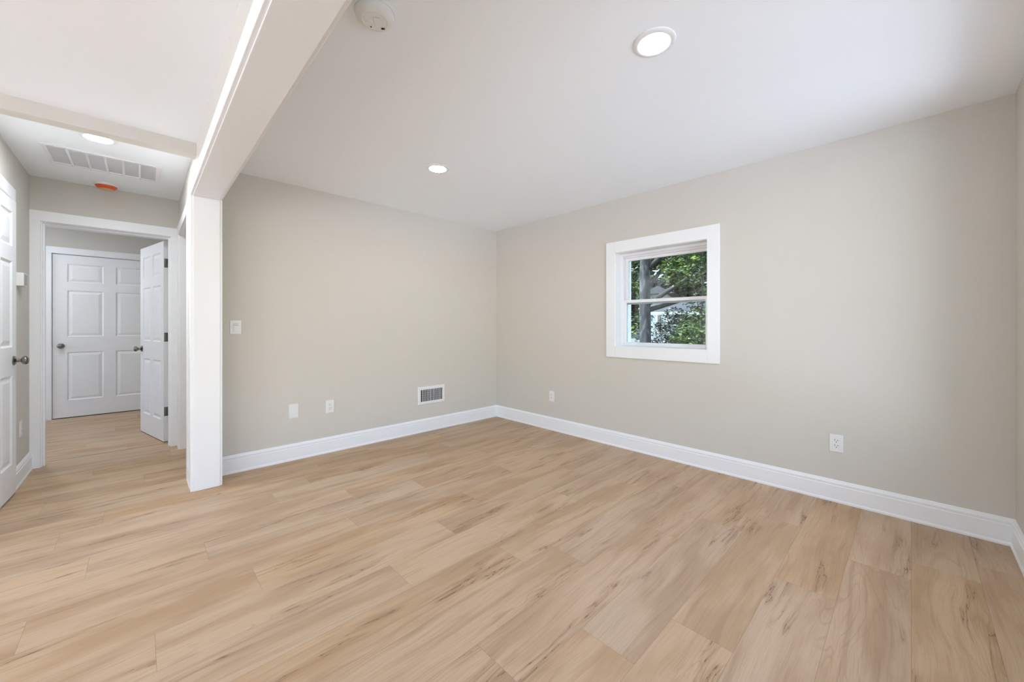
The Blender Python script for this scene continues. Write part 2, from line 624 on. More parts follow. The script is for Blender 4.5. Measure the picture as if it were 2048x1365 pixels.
# ------------------------------------------------------------------ cased opening between room and hallway (post and header)
bm = B()
JY = -0.240
box(bm, HX0 - 0.004, HX1 + 0.004, JY, -0.228, 0, 2.122, 0.0015)
box(bm, HX0 - 0.004, HX1 + 0.004, -3.90, JY, 2.122, 2.135, 0.0015)
box(bm, HX0 - 0.004, HX1 + 0.004, -3.90, -3.888, 0, 2.122, 0.0015)
for s, xw in ((-1, HX0), (1, HX1)):
    xo = xw + s * 0.019
    box(bm, xw, xo, -0.234, -0.146, 0, 2.128, 0.002)
    box(bm, xw, xo, -3.982, -0.146, 2.128, 2.216, 0.002)
    box(bm, xw, xo, -3.982, -3.894, 0, 2.128, 0.002)
struct('trim_1', bm, 'trim', 'white boxed post and long header framing the wide opening to the hallway', 'door trim')

# ------------------------------------------------------------------ doorway trims
def doorway_y(name, x0, x1, ztop, yf, yb, side, label, cw=0.088, stop_y=None):
    """trim of a doorway in a wall facing y; opening between x0 and x1 after the liner"""
    bm = B()
    box(bm, x0 - 0.012, x0, yf, yb, 0, ztop, 0.001)
    box(bm, x1, x1 + 0.012, yf, yb, 0, ztop, 0.001)
    box(bm, x0 - 0.012, x1 + 0.012, yf, yb, ztop, ztop + 0.012, 0.001)
    for y, s in ((yf, -1), (yb, 1)):
        if s not in side:
            continue
        a, c = y, y + s * 0.017
        box(bm, x0 - 0.006 - cw, x0 - 0.006, a, c, 0, ztop + 0.006, 0.002)
        box(bm, x1 + 0.006, x1 + 0.006 + cw, a, c, 0, ztop + 0.006, 0.002)
        box(bm, x0 - 0.006 - cw, x1 + 0.006 + cw, a, c, ztop + 0.006, ztop + 0.006 + cw, 0.002)
    if stop_y:
        a, c = stop_y
        box(bm, x0, x0 + 0.012, a, c, 0, ztop - 0.0, 0.001)
        box(bm, x1 - 0.012, x1, a, c, 0, ztop, 0.001)
        box(bm, x0 + 0.012, x1 - 0.012, a, c, ztop - 0.012, ztop, 0.001)
    return struct(name, bm, 'trim', label, 'door trim')

# hallway end doorway (left casing is narrow: it dies into the left wall)
bm = B()
x0, x1, zt = EX0 + 0.012, EX1 - 0.012, 2.063
box(bm, EX0, x0, 1.27, 1.39, 0, zt, 0.001)
box(bm, x1, EX1, 1.27, 1.39, 0, zt, 0.001)
box(bm, EX0, EX1, 1.27, 1.39, zt, 2.075, 0.001)
box(bm, LX + 0.0005, x0 - 0.006, 1.252, 1.27, 0, zt + 0.006, 0.002)
box(bm, x1 + 0.006, HX0 + 0.002, 1.252, 1.27, 0, zt + 0.006, 0.002)
box(bm, LX + 0.0005, HX0 + 0.002, 1.252, 1.27, zt + 0.006, zt + 0.092, 0.002)
box(bm, x0, x0 + 0.012, 1.30, 1.345, 0, zt, 0.001)
box(bm, x1 - 0.012, x1, 1.30, 1.345, 0, zt, 0.001)
box(bm, x0 + 0.012, x1 - 0.012, 1.30, 1.345, zt - 0.012, zt, 0.001)
struct('trim_2', bm, 'trim', 'white flat casing around the doorway at the hallway end', 'door trim')

# hallway right doorway (in the dividing wall, seen edge on)
bm = B()
ya, yb, zt = 0.157, 1.078, 2.063
box(bm, HX0, HX1, 0.145, ya, 0, zt, 0.001)
box(bm, HX0, HX1, yb, 1.09, 0, zt, 0.001)
box(bm, HX0, HX1, 0.145, 1.09, zt, 2.075, 0.001)
box(bm, HX0 - 0.017, HX0, ya - 0.094, ya - 0.006, 0, zt + 0.006, 0.002)
box(bm, HX0 - 0.017, HX0, yb + 0.006, yb + 0.094, 0, zt + 0.006, 0.002)
box(bm, HX0 - 0.017, HX0, ya - 0.094, yb + 0.094, zt + 0.006, zt + 0.094, 0.002)
struct('trim_3', bm, 'trim', 'white casing of the hallway doorway just behind the square post', 'door trim')

# near left doorway in the hallway's left wall
bm = B()
ya, yb, zt = LDY0 + 0.012, LDY1 - 0.012, 2.073
box(bm, LX - 0.12, LX, LDY0, ya, 0, zt, 0.001)
box(bm, LX - 0.12, LX, yb, LDY1, 0, zt, 0.001)
box(bm, LX - 0.12, LX, LDY0, LDY1, zt, LDZ, 0.001)
box(bm, LX, LX + 0.017, ya - 0.094, ya - 0.006, 0, zt + 0.006, 0.002)
box(bm, LX, LX + 0.017, yb + 0.006, yb + 0.062, 0, zt + 0.006, 0.002)
box(bm, LX, LX + 0.017, ya - 0.094, yb + 0.062, zt + 0.006, zt + 0.094, 0.002)
struct('trim_4', bm, 'trim', 'white casing behind the near door at the left edge', 'door trim')

# far bedroom door casing
bm = B()
x0, x1, zt = FX0 + 0.006, FX1 - 0.006, FZ - 0.006
box(bm, FX0, x0, 3.755, 3.90, 0, zt, 0.001)
box(bm, x1, FX1, 3.755, 3.90, 0, zt, 0.001)
box(bm, FX0, FX1, 3.755, 3.90, zt, FZ, 0.001)
box(bm, x0 - 0.088, x0 - 0.003, 3.738, 3.755, 0, zt + 0.003, 0.002)
box(bm, x1 + 0.003, x1 + 0.088, 3.738, 3.755, 0, zt + 0.003, 0.002)
box(bm, x0 - 0.088, x1 + 0.088, 3.738, 3.755, zt + 0.003, zt + 0.085, 0.002)
struct('trim_5', bm, 'trim', 'white casing around the closed far bedroom door', 'door trim')

# ------------------------------------------------------------------ six-panel doors
def door_leaf_bm(Wd, Hd, T=0.035, s=1.0):
    """u along +x from the hinge, faces at y = 0 and y = -T; six raised panels on both faces"""
    bm = B()
    st, mu = Wd * 0.1215, Wd * 0.114
    pw = (Wd - 2 * st - mu) / 2
    us = [0, st, st + pw, st + pw + mu, Wd - st, Wd]
    vs = [0, 0.219 * s, 0.842 * s, 1.040 * s, 1.640 * s, 1.745 * s, 1.985 * s, Hd]
    panels = {(i, j) for i in (1, 3) for j in (1, 3, 5)}
    for y, sg in ((0.0, 1), (-T, -1)):
        for i in range(5):
            for j in range(7):
                u0, u1, v0, v1 = us[i], us[i + 1], vs[j], vs[j + 1]
                if (i, j) not in panels:
                    bm.faces.new([bm.verts.new(p) for p in ((u0, y, v0), (u1, y, v0), (u1, y, v1), (u0, y, v1))])
                    continue
                prev = None
                for ins, dep in ((0, 0), (0.004, 0.0035), (0.011, 0.0085), (0.017, 0.0088), (0.043, 0.0022), (0.046, 0.0016)):
                    r = [bm.verts.new(p) for p in ((u0 + ins, y - sg * dep, v0 + ins), (u1 - ins, y - sg * dep, v0 + ins),
                                                   (u1 - ins, y - sg * dep, v1 - ins), (u0 + ins, y - sg * dep, v1 - ins))]
                    if prev:
                        for k in range(4):
                            bm.faces.new((prev[k], prev[(k + 1) % 4], r[(k + 1) % 4], r[k]))
                    prev = r
                bm.faces.new(prev)
    for a, c in (((0, 0), (Wd, 0)), ((Wd, 0), (Wd, Hd)), ((Wd, Hd), (0, Hd)), ((0, Hd), (0, 0))):
        bm.faces.new([bm.verts.new(p) for p in ((a[0], 0, a[1]), (c[0], 0, c[1]), (c[0], -T, c[1]), (a[0], -T, a[1]))])
    bmesh.ops.remove_doubles(bm, verts=bm.verts[:], dist=0.00005)
    return bm

def knob(parent, u, z, y, sg):
    """door knob on the face at y, pointing along sg*y: rosette (root), neck and ball"""
    mt = Matrix.Translation((u, y, z)) @ Matrix.Rotation(math.radians(-90 * sg), 4, 'X')
    bm = B()
    lathe(bm, [(0, 0), (0.033, 0), (0.033, 0.004), (0.028, 0.009), (0.017, 0.012), (0.0125, 0.015), (0.011, 0.026), (0.012, 0.034),
               (0.020, 0.037), (0.0275, 0.044), (0.0295, 0.053), (0.0275, 0.061), (0.020, 0.067), (0.008, 0.0695), (0, 0.07)], 40, mt)
    k = link('door_knob', bm, 'nickel', parent, smooth=40)
    k['label'] = 'round dark nickel knob'
    return k

def hinge(parent, z, u=0.0, T=0.035):
    """butt hinge leaf on the door's hinge edge with its knuckle on the y = 0 side"""
    bm = B()
    box(bm, u - 0.0022, u, -T + 0.006, -0.001, z - 0.045, z + 0.045, 0.0006)
    mt = Matrix.Translation((u - 0.004, 0.004, z - 0.046))
    lathe(bm, [(0, 0), (0.0055, 0), (0.0055, 0.092), (0, 0.092)], 14, mt)
    for dz in (-0.03, 0.0, 0.03):
        mt = Matrix.Translation((u - 0.0022, -0.018 + (0.006 if dz == 0 else -0.004), z + dz)) @ Matrix.Rotation(math.radians(-90), 4, 'Y')
        lathe(bm, [(0.0042, 0), (0.0034, 0.0009), (0, 0.0011)], 10, mt)
    h = link('hinge', bm, 'hinge', parent, smooth=30)
    h['label'] = 'dark metal butt hinge'
    return h

def latch(parent, u, z, T=0.035):
    bm = B()
    box(bm, u, u + 0.0015, -T / 2 - 0.011, -T / 2 + 0.011, z - 0.028, z + 0.028, 0.0005)
    box(bm, u, u + 0.009, -T / 2 - 0.006, -T / 2 + 0.006, z - 0.008, z + 0.008, 0.002)
    return link('latch', bm, 'nickel', parent)

def door(name, W_, H_, s, label):
    r = link(name, door_leaf_bm(W_, H_, s=s), 'door')
    return tag(r, label, 'door', kind='structure')

# door_1: near left door, standing a touch ajar; hinge at the camera side, free edge towards the hallway end
d1w = 0.744
ang = math.atan2(0.744, 0.029)
d1 = door('door_1', d1w, 2.055, 0.99, 'white six-panel door with a round knob at the left edge, slightly ajar')
p0 = Vector((LX - 0.006, -0.134))
p1 = Vector((-4.0225, 0.608))
ang = math.atan2(p1.y - p0.y, p1.x - p0.x)
d1.location = (p0.x, p0.y, 0.012)
# leaf's y = -T side faces +x (hallway): local x -> along +y, local -y -> +x
d1.rotation_euler = (0, 0, ang)
d1.data.transform(Matrix.Translation((0, 0.035, 0)))
knob(d1, d1w - 0.062, 0.934, 0.0, -1)
knob(d1, d1w - 0.062, 0.934, 0.035, 1)
for z in (0.25, 1.03, 1.80):
    hinge(d1, z, T=0.035)

# door_2: bedroom door, open into the bedroom
a0, a1 = Vector((-3.218, 1.479)), Vector((-3.387, 2.238))
v = (a1 - a0)
d2w = v.length
ang = math.atan2(v.y, v.x)
d2 = door('door_2', d2w, 2.045, 0.975, 'white six-panel door standing open inside the bedroom doorway')
# local x along v; visible face (towards -x) must be the y = 0 face -> local +y points to -x: rotation maps +y to left of v
d2.location = (a0.x, a0.y, 0.010)
d2.rotation_euler = (0, 0, ang)
knob(d2, d2w - 0.062, 0.925, 0.0, 1)
knob(d2, d2w - 0.062, 0.925, -0.035, -1)
latch(d2, d2w, 0.925)
for z in (0.305, 1.065, 1.822):
    hb = B()
    box(hb, -0.0022, 0, -0.034, -0.004, z - 0.046, z + 0.046, 0.0006)
    for dz in (-0.03, 0.0, 0.03):
        mt = Matrix.Translation((-0.0022, -0.02 + (0.006 if dz == 0 else -0.005), z + dz)) @ Matrix.Rotation(math.radians(-90), 4, 'Y')
        lathe(hb, [(0.0042, 0), (0.0034, 0.0009), (0, 0.0011)], 10, mt)
    mt = Matrix.Translation((-0.006, -0.040, z - 0.046))
    lathe(hb, [(0, 0), (0.0058, 0), (0.0058, 0.092), (0, 0.092)], 14, mt)
    h = link('hinge', hb, 'hinge', d2, smooth=30)
    h['label'] = 'dark metal butt hinge'

# door_3: closed far door
d3w = 1.006
d3 = door('door_3', d3w, 2.098, 1.0, 'closed white six-panel door in the far wall of the bedroom')
d3.location = (-4.190 + d3w, 3.758, 0.010)
d3.rotation_euler = (0, 0, math.pi)
d3.data.transform(Matrix.Identity(4))
knob(d3, d3w - 0.068, 0.922, 0.0, 1)
latch(d3, d3w, 0.922)

# ------------------------------------------------------------------ window_1 (local x to the right seen from inside, local +y outdoors)
RZ_R = math.radians(-90)
w1 = tag(empty('window_1', (0, -2.2015, 0), RZ_R), 'small white double-hung window with a flat white casing', 'window', kind='structure')
U0, U1 = -0.4335, 0.4345
bm = B()
O = 0.5265
box(bm, -O, U0 + 0.004, -0.016, 0, 0.880, 2.020, 0.002)
box(bm, U1 - 0.004, O, -0.016, 0, 0.880, 2.020, 0.002)
box(bm, U0 + 0.004, U1 - 0.004, -0.016, 0, 1.911, 2.020, 0.002)
box(bm, U0 + 0.004, U1 - 0.004, -0.016, 0, 0.880, 0.989, 0.002)
link('window_casing', bm, 'trim', w1)
bm = B()
box(bm, U0, U0 + 0.008, 0, 0.30, WZ0, WZ1, 0.001)
box(bm, U1 - 0.008, U1, 0, 0.30, WZ0, WZ1, 0.001)
box(bm, U0, U1, 0, 0.30, WZ1 - 0.008, WZ1, 0.001)
box(bm, U0, U1, 0, 0.30, WZ0, WZ0 + 0.008, 0.001)
link('window_liner', bm, 'trim', w1)
bm = B()                                                   # vinyl main frame with stepped stops
a, c, t, b_ = U0 + 0.008, U1 - 0.008, WZ1 - 0.008, WZ0 + 0.008
for (y0, y1, wd) in ((0.098, 0.112, 0.024), (0.112, 0.20, 0.016)):
    box(bm, a, a + wd, y0, y1, b_, t, 0.0015)
    box(bm, c - wd, c, y0, y1, b_, t, 0.0015)
    box(bm, a + wd, c - wd, y0, y1, t - wd, t, 0.0015)
    box(bm, a + wd, c - wd, y0, y1, b_, b_ + wd * 0.45, 0.0015)
box(bm, a + 0.016, c - 0.016, 0.128, 0.150, t - 0.040, t - 0.014, 0.0015)
link('window_frame', bm, 'vinyl', w1)
def sash(name, y0, y1, zb, zt, s, rb, rt):
    bm = B()
    l, r = a + 0.018, c - 0.018
    box(bm, l, l + s, y0, y1, zb, zt, 0.0025)
    box(bm, r - s, r, y0, y1, zb, zt, 0.0025)
    box(bm, l + s, r - s, y0, y1, zt - rt, zt, 0.0025)
    box(bm, l + s, r - s, y0, y1, zb, zb + rb, 0.0025)
    o = link(name, bm, 'vinyl', w1)
    bm = B()
    ym = (y0 + y1) / 2
    box(bm, l + s - 0.002, r - s + 0.002, ym - 0.002, ym + 0.002, zb + rb - 0.002, zt - rt + 0.002)
    link('pane', bm, 'glass', o)
    return o
sash('lower_sash', 0.113, 0.142, 1.001, 1.448, 0.034, 0.026, 0.030)
us_ = sash('upper_sash', 0.150, 0.180, 1.405, 1.875, 0.034, 0.030, 0.034)
bm = B()
box(bm, -0.03, 0.03, 0.104, 0.113, 1.440, 1.449, 0.002)
link('sash_lock', bm, 'vinyl', w1)

# ------------------------------------------------------------------ wall plates (local: front faces -y)
def plate_bm(w, h, t=0.006):
    bm = B()
    box(bm, -w / 2, w / 2, -t, 0, -h / 2, h / 2, 0.0025)
    return bm

def outlet(loc, rz, label):
    r = tag(empty('wall_outlet', loc, rz), label, 'electrical outlet', 'white duplex outlets low on the walls')
    link('cover_plate', plate_bm(0.074, 0.118), 'plastic', r)
    bm = B()
    box(bm, -0.0170, 0.0170, -0.0085, -0.006, -0.0335, 0.0335, 0.001)
    rc = link('receptacle', bm, 'plastic', r)
    for zc in (0.018, -0.017):
        for x, hgt in ((-0.0075, 0.009), (0.0075, 0.0075)):
            bm = B()
            box(bm, x - 0.0014, x + 0.0014, -0.0089, -0.0083, zc - hgt / 2 + 0.004, zc + hgt / 2 + 0.004)
            link('slot', bm, 'dark', rc)
        bm = B()
        lathe(bm, [(0, 0), (0.0030, 0), (0.0030, 0.0006), (0, 0.0006)], 12,
              Matrix.Translation((0, -0.0083, zc - 0.0085)) @ Matrix.Rotation(math.radians(90), 4, 'X'))
        link('ground_hole', bm, 'dark', rc)
    for zc in (0.049, -0.049):
        bm = B()
        lathe(bm, [(0.0032, 0), (0.0026, 0.0010), (0, 0.0012)], 12, Matrix.Translation((0, -0.006, zc)) @ Matrix.Rotation(math.radians(90), 4, 'X'))
        link('screw', bm, 'plastic', r, smooth=30)
    return r

outlet((-2.1025, 0, 0.430), 0, 'white duplex outlet on the back wall, between the blank plate and the vent')
outlet((0, -0.953, 0.386), RZ_R, 'white duplex outlet low on the window wall, nearest the room corner')
outlet((0, -3.455, 0.395), RZ_R, 'white duplex outlet low on the window wall, right of the window')
outlet((LX, 0.93, 0.40), math.radians(90), 'white duplex outlet on the hallway left wall beside the near door')

r = tag(empty('blank_wall_plate', (-2.411, 0, 0.434), 0), 'blank white cover plate low on the back wall, left of the outlet', 'wall plate')
link('cover_plate', plate_bm(0.078, 0.124), 'plastic', r)
for zc in (0.048, -0.048):
    bm = B()
    lathe(bm, [(0.0032, 0), (0.0026, 0.0010), (0, 0.0012)], 12, Matrix.Translation((0, -0.006, zc)) @ Matrix.Rotation(math.radians(90), 4, 'X'))
    link('screw', bm, 'plastic', r, smooth=30)

r = tag(empty('light_switch', (-2.832, 0, 1.178), 0), 'white light switch plate on the back wall beside the square post', 'light switch')
link('cover_plate', plate_bm(0.076, 0.112), 'plastic', r)
bm = B()
box(bm, -0.0175, 0.0175, -0.0075, -0.006, -0.034, 0.034, 0.0006)
box(bm, -0.0165, 0.0165, -0.0082, -0.0075, 0.012, 0.032, 0.0004)
sb = link('switch_frame', bm, 'plastic', r)
for z0, z1 in ((0.0245, 0.0285), (0.0115, 0.0155)):
    bm = B()
    box(bm, -0.0165, 0.0165, -0.0088, -0.0081, z0, z1)
    link('switch_button', bm, 'grey_plastic', sb)
bm = B()
box(bm, -0.0135, 0.0115, -0.0115, -0.0075, -0.029, 0.006, 0.0015)
link('switch_paddle', bm, 'plastic', r)

# ------------------------------------------------------------------ supply register on the back wall
r = tag(empty('air_vent', (-0.9935, 0, 0.405), 0), 'white metal air vent with dark louvres low on the back wall', 'air vent')
bm = B()
w_, h_ = 0.350, 0.200
iw, ih = 0.282, 0.132
def ring_bm(w, h, iw, ih, t):
    bm = B()
    def rect(a, c, y):
        return [bm.verts.new(p) for p in ((-a / 2, y, -c / 2), (a / 2, y, -c / 2), (a / 2, y, c / 2), (-a / 2, y, c / 2))]
    seq = [rect(w, h, 0), rect(w, h, -0.002), rect(w - 0.012, h - 0.012, -t), rect(iw + 0.006, ih + 0.006, -t), rect(iw, ih, -t + 0.003), rect(iw, ih, 0)]
    for p, q in zip(seq, seq[1:]):
        for i in range(4):
            bm.faces.new((p[i], p[(i + 1) % 4], q[(i + 1) % 4], q[i]))
    return bm
link('vent_frame', ring_bm(w_, h_, iw, ih, 0.009), 'steel_paint', r)
bm = B()
box(bm, -iw / 2, iw / 2, -0.0012, -0.0004, -ih / 2, ih / 2)  # flat black sheet painted in for the shade behind the louvres
link('duct_shade', bm, 'dark', r)
for i in range(5):
    z = -ih / 2 + ih * (i + 0.75) / 5.3
    bm = B()
    vs = [bm.verts.new(p) for p in ((-iw / 2, -0.0016, z - 0.003), (iw / 2, -0.0016, z - 0.003), (iw / 2, -0.0034, z + 0.0045), (-iw / 2, -0.0034, z + 0.0045),
                                    (-iw / 2, -0.0022, z - 0.003), (iw / 2, -0.0022, z - 0.003), (iw / 2, -0.0040, z + 0.0045), (-iw / 2, -0.0040, z + 0.0045))]
    for f in ((0, 1, 2, 3), (7, 6, 5, 4), (0, 4, 5, 1), (1, 5, 6, 2), (2, 6, 7, 3), (3, 7, 4, 0)):
        bm.faces.new([vs[q] for q in f])
    link('damper_blade', bm, 'shade_grey', r)
for i in range(13):
    x = -iw / 2 + iw * (i + 1) / 14
    wd = 0.0075 if i == 5 else (0.0055 if i < 6 else 0.0060)
    bm = B()
    box(bm, x - wd / 2, x + wd / 2, -0.0085, -0.0045, -ih / 2, ih / 2, 0.0006)
    link('louvre', bm, 'steel_paint', r)

# ------------------------------------------------------------------ door chime on the hallway left wall
r = tag(empty('door_chime', (LX, 0.855, 1.537), math.radians(90)), 'small white wall box on the hallway left wall above the near knob', 'door chime')
bm = B()
box(bm, -0.062, 0.062, -0.036, 0, -0.049, 0.049, 0.003)
link('housing', bm, 'plastic', r)
bm = B()
box(bm, -0.050, 0.050, -0.0375, -0.0355, -0.040, 0.040, 0.0005)
link('display', bm, 'grey_plastic', r)

# ------------------------------------------------------------------ recessed lamps
def downlight(loc, label, grp='recessed ceiling lights'):
    r = tag(empty('ceiling_light', loc), label, 'ceiling light', grp)
    bm = B()
    lathe(bm, [(0.090, 0), (0.090, -0.003), (0.086, -0.006), (0.071, -0.0095), (0.066, -0.0070), (0.066, 0)], 64)
    link('trim_ring', bm, 'steel_paint', r, smooth=40)
    bm = B()
    lathe(bm, [(0.0655, -0.0066), (0.045, -0.0072), (0, -0.0074)], 64)
    link('lens', bm, 'lens', r, smooth=40)
    return r
lamp0 = downlight((-1.755, -3.017, H), 'bright round recessed light on the room ceiling, nearest the viewer')
for loc, lab in (((-1.690, -1.198, H), 'bright round recessed light on the room ceiling, near the back wall'),
                 ((-3.588, -0.055, H), 'bright round recessed light on the hallway ceiling by the beam'),
                 ((-5.2, -1.6, H), 'added unseen recessed light over the living room, near the hallway'),  # both living room lamps are unseen, added to brighten the rooms
                 ((-5.2, -4.2, H), 'added unseen recessed light over the living room, behind the viewer'),
                 ((-4.3, 2.7, H), 'added unseen recessed light inside the far bedroom')):  # bedroom lamp is unseen, added to light that room
    l = dup(lamp0, loc)
    l['label'] = lab
    if loc[1] > -0.5:                                          # hallway lamp boosted and added bedroom lamp made bright, to lighten those rooms
        for ch in l.children:
            if ch.name.startswith('lens'):
                ch.data = ch.data.copy()
                ch.data.materials[0] = M['lens_hall'] if loc[1] < 0.5 else M['lens_bright']

# ------------------------------------------------------------------ smoke detector with its details
r = tag(empty('smoke_detector', (-2.716, -2.322, H)), 'white round smoke detector on the ceiling beside the header', 'smoke detector')
bm = B()
lathe(bm, [(0, 0), (0.079, 0), (0.079, -0.008), (0.075, -0.010)], 56)
link('mounting_base', bm, 'plastic', r, smooth=40)
bm = B()
lathe(bm, [(0.074, -0.009), (0.075, -0.014), (0.072, -0.026), (0.062, -0.034), (0.048, -0.038), (0.046, -0.0365), (0.030, -0.0375), (0, -0.038)], 56)
cap = link('cap', bm, 'plastic', r, smooth=35)
rot = math.radians(146)
def on_cap(name, x0, x1, y0, y1, z0, z1, m, ang_=rot):
    bm = B()
    box(bm, x0, x1, y0, y1, z0, z1)
    bm.transform(Matrix.Rotation(ang_, 4, 'Z') @ Matrix.Scale(-1, 4, (1, 0, 0)))
    return link(name, bm, m, cap)
on_cap('sound_slot', 0.020, 0.034, -0.0400, -0.0378, -0.0388, -0.0355, 'dark')
on_cap('sound_slot', 0.020, 0.034, -0.0345, -0.0325, -0.0388, -0.0355, 'dark')
on_cap('test_light', -0.022, -0.017, -0.036, -0.031, -0.0386, -0.0355, 'dark')
on_cap('battery_door_seam', -0.004, -0.003, -0.030, 0.020, -0.0384, -0.0360, 'grey_plastic')
on_cap('battery_door_seam', -0.003, 0.022, 0.019, 0.020, -0.0384, -0.0360, 'grey_plastic')
bm = B()
lathe(bm, [(0.0125, -0.0372), (0.0125, -0.0386), (0.0118, -0.0388), (0.0112, -0.0380), (0.0, -0.0382)], 28, Matrix.Rotation(rot, 4, 'Z') @ Matrix.Translation((0.022, -0.012, 0)))
link('test_button', bm, 'plastic', cap, smooth=30)

# ------------------------------------------------------------------ alarm with an orange dust cover in the hallway
r = tag(empty('smoke_alarm', (-3.604, 1.120, H)), 'round white alarm with an orange dust cover on the hallway ceiling', 'smoke alarm')
bm = B()
lathe(bm, [(0, 0), (0.078, 0), (0.078, -0.014), (0.074, -0.020), (0.070, -0.021)], 56)
link('mounting_base', bm, 'plastic', r, smooth=40)
bm = B()
lathe(bm, [(0.070, -0.020), (0.069, -0.026), (0.062, -0.036), (0.050, -0.044), (0.046, -0.046)], 56)
link('dust_cover', bm, 'orange', r, smooth=40)
bm = B()
lathe(bm, [(0.046, -0.045), (0.040, -0.050), (0.020, -0.053), (0, -0.053)], 40)
link('cover_centre', bm, 'tan_plastic', r, smooth=40)

# ------------------------------------------------------------------ return grille on the hallway ceiling
gx0, gx1, gy0, gy1 = -3.885, -3.270, 0.300, 0.735
r = tag(empty('return_grille', ((gx0 + gx1) / 2, (gy0 + gy1) / 2, H)), 'wide white return air grille on the hallway ceiling', 'air grille')
hw, hh = (gx1 - gx0) / 2, (gy1 - gy0) / 2
bm = B()
f_ = 0.028
box(bm, -hw, hw, -hh, -hh + f_, -0.007, 0, 0.0015)
box(bm, -hw, hw, hh - f_, hh, -0.007, 0, 0.0015)
box(bm, -hw, -hw + f_, -hh + f_, hh - f_, -0.007, 0, 0.0015)
box(bm, hw - f_, hw, -hh + f_, hh - f_, -0.007, 0, 0.0015)
for i in range(1, 6):
    x = -hw + f_ + (2 * hw - 2 * f_) * i / 6
    box(bm, x - 0.007, x + 0.007, -hh + f_, hh - f_, -0.0068, 0, 0.001)
link('grille_frame', bm, 'steel_paint', r)
bm = B()
n = 26
for i in range(n):
    y = -hh + f_ + (2 * hh - 2 * f_) * (i + 0.5) / n
    a_, c_ = -hw + f_, hw - f_
    vs = [bm.verts.new(p) for p in ((a_, y - 0.0071, -0.0048), (c_, y - 0.0071, -0.0048), (c_, y + 0.0071, -0.0030), (a_, y + 0.0071, -0.0030),
                                    (a_, y - 0.0071, -0.0040), (c_, y - 0.0071, -0.0040), (c_, y + 0.0071, -0.0022), (a_, y + 0.0071, -0.0022))]
    for q in ((0, 1, 2, 3), (7, 6, 5, 4), (0, 4, 5, 1), (1, 5, 6, 2), (2, 6, 7, 3), (3, 7, 4, 0)):
        bm.faces.new([vs[k] for k in q])
lv = link('louvres', bm, 'steel_paint', r)
for sx in (-0.19, 0.19):
    for sy in (-hh + 0.012, hh - 0.012):
        bm = B()
        lathe(bm, [(0.005, -0.007), (0.004, -0.0085), (0, -0.009)], 14, Matrix.Translation((sx, sy, 0)))
        link('screw', bm, 'grey_plastic', r, smooth=30)

# ------------------------------------------------------------------ outdoors beyond window_1
GZ = -0.7
bm = B()
box(bm, 0.9, 60, -40, 50, GZ - 0.2, GZ)
tag(link('lawn', bm, 'soil'), 'green lawn outside the window', 'lawn', kind='structure')

bm = B()  # unseen pale slab, added to bounce sunlight up onto the ceilings
box(bm, -30, 0.9, -30, -5.75, GZ - 0.2, GZ)
box(bm, -30, -7.65, -5.75, 20, GZ - 0.2, GZ)
box(bm, -2.9, 0.9, -5.75, -4.35, GZ - 0.2, GZ)
tag(link('bounce_slab', bm, 'reflector'), 'light concrete paving added out of view to bounce sunlight indoors', 'reflector', kind='structure')

def aim(px, t):
    """point on the ray through photo column px at depth t, used only to choose where the garden things stand"""
    f, h = 770.0, HEAD
    q = (px - 1024) / f
    return (CAM[0] + t * (math.sin(h) + q * math.cos(h)), CAM[1] + t * (math.cos(h) - q * math.sin(h)))

def tube(bm, pts, n=10):
    """pts [(Vector, radius)]"""
    prev = None
    for i, (p, rd) in enumerate(pts):
        d = (pts[min(i + 1, len(pts) - 1)][0] - pts[max(i - 1, 0)][0]).normalized()
        x = d.orthogonal().normalized()
        y = d.cross(x)
        ring = [bm.verts.new(p + (x * math.cos(2 * math.pi * k / n) + y * math.sin(2 * math.pi * k / n)) * rd * (1 + 0.08 * math.sin(3 * k + i))) for k in range(n)]
        if prev:
            for k in range(n):
                bm.faces.new((prev[k], prev[(k + 1) % n], ring[(k + 1) % n], ring[k]))
        prev = ring
    bm.faces.new(prev)

def leaves(bm, centre, rad, count, size, rnd):
    cx_, cy_, cz_ = centre
    for _ in range(count):
        while True:
            p = Vector((rnd.uniform(-1, 1), rnd.uniform(-1, 1), rnd.uniform(-1, 1)))
            if p.length < 1:
                break
        p = Vector((cx_ + p.x * rad[0], cy_ + p.y * rad[1], cz_ + p.z * rad[2]))
        s = size * rnd.uniform(0.6, 1.3)
        e = Matrix.Rotation(rnd.uniform(0, 6.28), 3, 'Z') @ Matrix.Rotation(rnd.uniform(-1.0, 1.0), 3, 'X') @ Matrix.Rotation(rnd.uniform(-0.8, 0.8), 3, 'Y')
        pts = [(-s, 0, 0), (-0.2 * s, -0.42 * s, 0.06 * s), (s, 0, 0), (-0.2 * s, 0.42 * s, 0.06 * s)]
        vs = [bm.verts.new(p + e @ Vector(q)) for q in pts]
        bm.faces.new((vs[0], vs[1], vs[2]))
        bm.faces.new((vs[0], vs[2], vs[3]))

